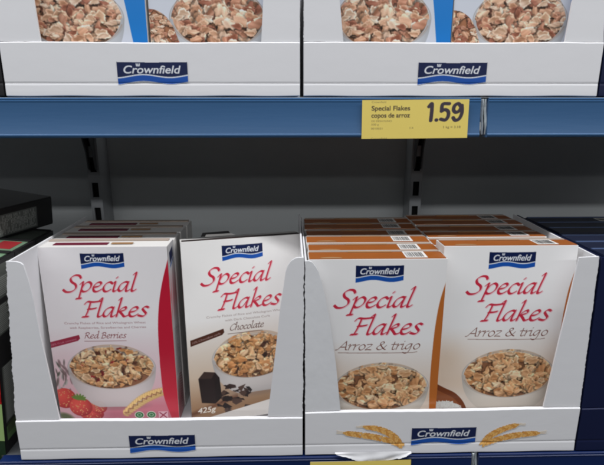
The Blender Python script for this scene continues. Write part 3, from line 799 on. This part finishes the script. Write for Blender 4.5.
for k, side_ in enumerate(('left', 'middle', 'right')):
    p = box('back_panel', X[k]+.001, X[k+1]-.001, W, W+.004, -.60, .62, M['wall'], None)
    tag(p, f'grey steel back panel behind the boxes, {side_} bay', 'back panel', 'grey back panels of the shelving')

def post(x, label):
    f = .976; t = thing('shelf_post', label, 'shelf post', (x, f, -.6), group='slotted steel posts of the shelving')
    hw = .0115; z0, z1 = 0, 1.2
    # front face with real slots: ladder of strips
    bm = bmesh.new(); sw = .0062
    add_box(bm, -hw, -sw, 0, .002, z0, z1); add_box(bm, sw, hw, 0, .002, z0, z1)
    zc = []; z = .6-.172-.05*8
    while z < 1.2:
        zc.append(z); z += .05
    prev = z0
    for c in zc:
        add_box(bm, -sw, sw, 0, .002, prev, c-.0145); add_box(bm, -.0022, .0022, .0002, .0019, c-.0145, c+.0145) if False else None; prev = c+.0145
    add_box(bm, -sw, sw, 0, .002, prev, z1)
    bm_obj('slotted_face', bm, M['post'], t)
    bm = bmesh.new(); add_box(bm, -hw, -hw+.002, .002, W-f-.0005, z0, z1); add_box(bm, hw-.002, hw, .002, W-f-.0005, z0, z1); bm_obj('post_channel', bm, M['post'], t)
    box('post_back', -hw+.0022, hw-.0022, .012, .014, z0, z1, M['dark'], t)
    for s in (-1, 1):   # bracket arms of the upper shelf
        xx = s*.0065
        pts = [(.002, .6-.034), (-.26, .6-.034), (-.26, .6-.044), (-.05, .6-.047), (-.026, .6-.062), (-.012, .6-.095), (-.006, .6-.130), (.002, .6-.134)]
        prism('bracket_arm', pts, 'x', xx-.0011, xx+.0011, M['metal'], t)
    return t
post(-.3850, 'slotted grey steel post behind the berry boxes, left one'); post(.2530, 'slotted grey steel post behind the orange topped boxes, right one')

# crumpled plastic in the gaps between the rails
def crumple(name, label, x0, x1, y, z1, z0, seed):
    t = thing(name, label, 'plastic strip', ((x0+x1)/2, y, z0)); rng = random.Random(seed); ox, oy, oz = t.location
    w = (x1-x0)/2.1
    for k in range(2):
        bm = bmesh.new(); n = 9; F = []
        for i in range(n+1):
            f = i/n; z = z1+(z0-z1)*f-.004*k*0; c = x0+w*(.5+k*1.02)+.003*f*(1+k*.3)+rng.uniform(-.0003, .0003); hw = w*(.5-.22*f*(1-k*.5))
            yy = y+.001*k+.0015*math.sin(f*5+k)
            F.append([bm.verts.new((c-hw-ox, yy-oy+.002, z-oz)), bm.verts.new((c-ox, yy-oy-.001, z-oz)), bm.verts.new((c+hw-ox, yy-oy+.0015, z-oz)), bm.verts.new((c-ox, yy-oy+.0035, z-oz))])
        for i in range(n):
            for j in range(4): bm.faces.new((F[i][j], F[i][(j+1) % 4], F[i+1][(j+1) % 4], F[i+1][j]))
        bm.faces.new(F[0]); bm.faces.new(F[-1][::-1])
        bm_obj('plastic_strip', bm, M['film'], t)
    return t
crumple('plastic_clip', 'pair of white plastic strips in the upper rail gap beside the price label', .2528, .2622, TU-.001, .0015, -.0445, 1)
crumple('plastic_clip', 'crumpled white plastic in the lower rail gap under the wheat tray', .2528, .2622, TL_-.001, -.480, -.522, 2)

# ------------------------------------------------------------------ price labels
def label_art(first=True):
    a = Art(141, 50, (238, 214, 112)); ink = hexc(74, 62, 50)
    if first:
        a.mix(font_mask(a, 'Crownfield', 12.5, 4.2, 3.4, .0, 19), ink, .6)
        a.mix(font_mask(a, 'Special Flakes', 12.5, 13.6, 8.2, .030, 50.5), ink, .92)
        a.mix(font_mask(a, 'copos de arroz', 12.5, 22.6, 8.2, .030, 50.5), ink, .92)
        a.mix(font_mask(a, 'DE DESAYUNO', 12.5, 28.2, 3.2, .0, 27), ink, .6)
        a.mix(font_mask(a, '500 g', 12.5, 32.6, 3.4, .0, 10), ink, .6)
        a.mix(font_mask(a, '0010031', 12.5, 37.8, 3.4, .0, 15), ink, .65)
        a.mix(font_mask(a, '1 X', 63, 37.4, 3.6, .01, 5.5), ink, .7)
        a.mix(font_mask(a, 'Crownfield', 12.5, 50.6, 3.2, .0, 21), ink, .6)
        a.mix(font_mask(a, '1 kg = 3.18', 107, 37.0, 4.4, .012, 24), ink, .75)
        P = {'1': [[(1.0, 9.2), (5.2, 5.6), (5.6, 14), (4.6, 27)]], '.': [[(13.0, 26.2), (13.5, 26.6)]],
             '5': [[(32, 5.8), (22, 6.4), (20.6, 15.2)], [(20.6, 15.2), (26, 13.2), (31, 16), (31, 22), (27, 26.4), (20, 25.4)]],
             '9': [[(50, 9.5), (46, 5.8), (40.5, 8.2), (39, 13.6), (42.5, 16.8), (48, 14.8), (51, 9.2)], [(51.5, 8.0), (52.2, 17), (48.6, 24.8), (42.5, 27), (39, 23.6)]]}
        L = [smooth([(87+x*.86, y) for x, y in l]) for v in P.values() for l in v]
        a.mix(a.strokes_mask(L, 2.55, 2.05, R(-20)), hexc(66, 56, 66))
    a.parts['paper'] = np.ones((a.H, a.W), bool)
    return a.down()
def price_label(lab, x0, T, ztop, art, w=.141, seed=0):
    t = thing('price_label', lab, 'price label', (x0+w/2, T-.0075, ztop-.048), group='yellow price labels in the blue rails')
    ox, oy, oz = t.location
    def fn(s, tt):
        return np.stack([x0+s/1000-ox+0*tt, T-.0062-oy-.0008*np.sin(s/141*3.1)-.0036*(tt/50), ztop+(.0012*(s/141))-tt/1000-oz], -1)
    grid_objs(art[0], {}, CELL*1000, fn, M['label'], t, 'printed_face')
    box('backing_card', x0+.0006-ox, x0+w-.001-ox, T-.0058-oy, T-.0055-oy, ztop-.0200-oz, ztop-.0006-oz, M['carton'], t)
    return t
LA = label_art(True); LB = label_art(False)
price_label('yellow paper price label reading 1.59 in the upper rail', .0945, TU, .0002, LA)
price_label('yellow price label in the lower rail, only its top edge in view', .0253, TL_, -.4842, LB, seed=1)

# ------------------------------------------------------------------ dark boxes at the left edge
def dark_art(kind):
    a = Art(56 if kind == 'side' else 190, 296, (26, 24, 25)); rng = np.random.default_rng(6)
    if kind == 'side':
        a.mix((a.S > 6) & (a.S < 50) & (((a.T > 6) & (a.T < 52)) | ((a.T > 60) & (a.T < 102)) | ((a.T > 148) & (a.T < 234))), hexc(104, 108, 100), .85)
        a.mix((a.S > 6) & (a.S < 50) & (a.T > 240) & (a.T < 262), hexc(96, 128, 76), .9)
        for y0, y1 in ((24, 50), (62, 100), (150, 232)):
            for t in np.arange(y0, y1, 2.6):
                a.mix((np.abs(a.T-t) < .6) & (a.S > 9) & (a.S < 22+rng.uniform(5, 26)), hexc(196, 196, 190), .75)
        a.mix((a.T > 236) & (a.T < 252) & (a.S > 8) & (a.S < 30), hexc(70, 80, 50), .8)
    else:
        a.mix((a.T > 90) & (a.T < 140), hexc(206, 206, 200)); a.mix(a.ellipse(160, 170, 60, 34) < 1, hexc(190, 30, 26))
        for i in range(40):
            a.mix(a.ellipse(rng.uniform(100, 188), rng.uniform(145, 195), 7, 6) < 1, hexc(*[(206, 40, 30), (160, 20, 20), (226, 90, 60)][int(rng.integers(3))]))
        a.mix(a.T > 200, hexc(170, 200, 128)); a.mix(a.T > 258, hexc(40, 60, 36))
    a.parts = {}
    return a.down()
def band_art():
    a = Art(150, 42, (24, 24, 25)); rng = np.random.default_rng(7)
    a.mix((a.S < 118) & (a.S > 3) & (a.T > 8) & (a.T < 40), hexc(104, 108, 104), .9)
    for s in np.arange(5, 116, 2.6):
        t = 10.
        while t < 38:
            n = rng.uniform(2, 8)
            if rng.uniform() < .8: a.mix((np.abs(a.S-s) < .6) & (a.T > t) & (a.T < min(38, t+n)), hexc(206, 208, 200), .6)
            t += n+rng.uniform(.6, 1.5)
    return a.down()
DS_, DF_, DB_ = dark_art('side'), dark_art('front'), band_art()
for k in range(3):
    w, d, h = .19, .056, .280
    lab = ['dark muesli box with strawberries and green foot, at the left edge of the lower shelf', 'dark box directly behind the strawberry muesli box at the left edge',
           'rearmost of the three dark boxes along the left edge'][k]
    t = thing('muesli_box', lab, 'cereal box', (-.3995-w/2, .598+k*.0575+d/2, -.4793), (0, R(4.6), 0), group='dark boxes standing at the left edge')
    # pivot on the lower right edge so that the box leans against the tray
    t.location.z += math.sin(R(4.6))*w/2+.0002
    box('carton', -w/2, w/2, -d/2, d/2, 0, h, M['black'], t, .0008)
    grid_objs(DS_[0], {}, CELL*1000, lambda s, tt: np.stack([w/2+.0004+0*s, -d/2+s/1000, h-tt/1000], -1), M['print'], t, 'side_print')
    if k == 0: grid_objs(DF_[0], {}, CELL*1000, lambda s, tt: np.stack([-w/2+s/1000, -d/2-.0004+0*s, h-tt/1000], -1), M['print'], t, 'front_print')
    bm = bmesh.new(); add_box(bm, -w/2+.002, w/2-.004, -d/2+.001, d/2-.001, h-.0004, h+.0006); bm_obj('top_panel', bm, base_mat('top_print_%d' % k, srgb(*[(112, 142, 112), (104, 128, 104), (64, 70, 64)][k]), rough=.45, var=.3, bump=.05), t)
    if k == 1: box('top_patch', w/2-.036, w/2-.010, -d/2+.006, d/2-.016, h+.0007, h+.0012, base_mat('red_print', srgb(150, 40, 44), rough=.45), t)
    box('top_panel_seam', -w/2+.002, w/2-.002, d/2-.012, d/2-.002, h+.0008, h+.0016, M['black'], t)
t = thing('muesli_box', 'dark box lying flat on top of the leaning boxes, grey text on its end', 'cereal box', (-.5033, .7555, -.1885), (0, R(4.6), R(-17.7)))
w, d, h = .19, .150, .046
box('carton', -w/2, w/2, -d/2, d/2, 0, h, M['black'], t, .0008)
grid_objs(DB_[0], {}, CELL*1000, lambda s, tt: np.stack([w/2+.0004+0*s, -d/2+s/1000, h-.002-tt/1000], -1), M['print'], t, 'side_print')
bm = bmesh.new(); add_box(bm, -w/2+.01, w/2-.012, -d/2+.006, -d/2+.026, h-.0004, h+.0006); bm_obj('top_stripe', bm, base_mat('yellow_print', srgb(190, 170, 60), rough=.45), t)
bm = bmesh.new(); add_box(bm, -w/2+.01, w/2-.012, -d/2+.028, -d/2+.040, h-.0004, h+.0006); bm_obj('top_stripe', bm, M['maroon'], t)

# ------------------------------------------------------------------ camera
cam = bpy.data.cameras.new('camera'); co = bpy.data.objects.new('camera', cam); COL.objects.link(co)
cam.sensor_width = 36; cam.lens = 494/604*36; cam.clip_start = .01; cam.clip_end = 100
co.rotation_euler = (R(90-15), 0, R(-1.4)); SC.camera = co

# ------------------------------------------------------------------ light: rows of ceiling tubes parallel to the aisle, dim hall around
def tube(x, y, z, lx, wy, power, col, aim):
    L = bpy.data.lights.new('ceiling_tube', 'AREA'); L.shape = 'RECTANGLE'; L.size = lx; L.size_y = wy; L.energy = power; L.color = col
    o = bpy.data.objects.new('ceiling_tube', L); COL.objects.link(o); o.location = (x, y, z)
    from mathutils import Vector
    d = Vector(aim)-Vector((x, y, z)); a = math.atan2(-d.y, -d.z)
    o.rotation_euler = (-math.atan2(d.y, -d.z)*-1, 0, 0)
    return o
cool = (.955, .975, 1.0)
T1, T2, T3, WS = 150, 80, 18, .055
tube(0, .05, 2.0, 8, .10, T1, cool, (0, .05, -3))
tube(0, -3.9, 2.1, 12, .14, T2, cool, (0, .6, -.2))
tube(0, -6.6, 2.1, 14, .16, T3, cool, (0, .6, -.2))
world = bpy.data.worlds.new('World'); SC.world = world; world.use_nodes = True
bg = world.node_tree.nodes['Background']; bg.inputs['Color'].default_value = (.90, .94, 1.0, 1); bg.inputs['Strength'].default_value = WS

SC.view_settings.view_transform = 'Standard'; SC.view_settings.look = 'None'; SC.view_settings.exposure = 0; SC.view_settings.gamma = 1
SC.render.engine = 'CYCLES'; SC.cycles.max_bounces = 8
SC.cycles.pixel_filter_type = 'BLACKMAN_HARRIS'; SC.cycles.filter_width = 2.2
SC.cycles.use_denoising = True
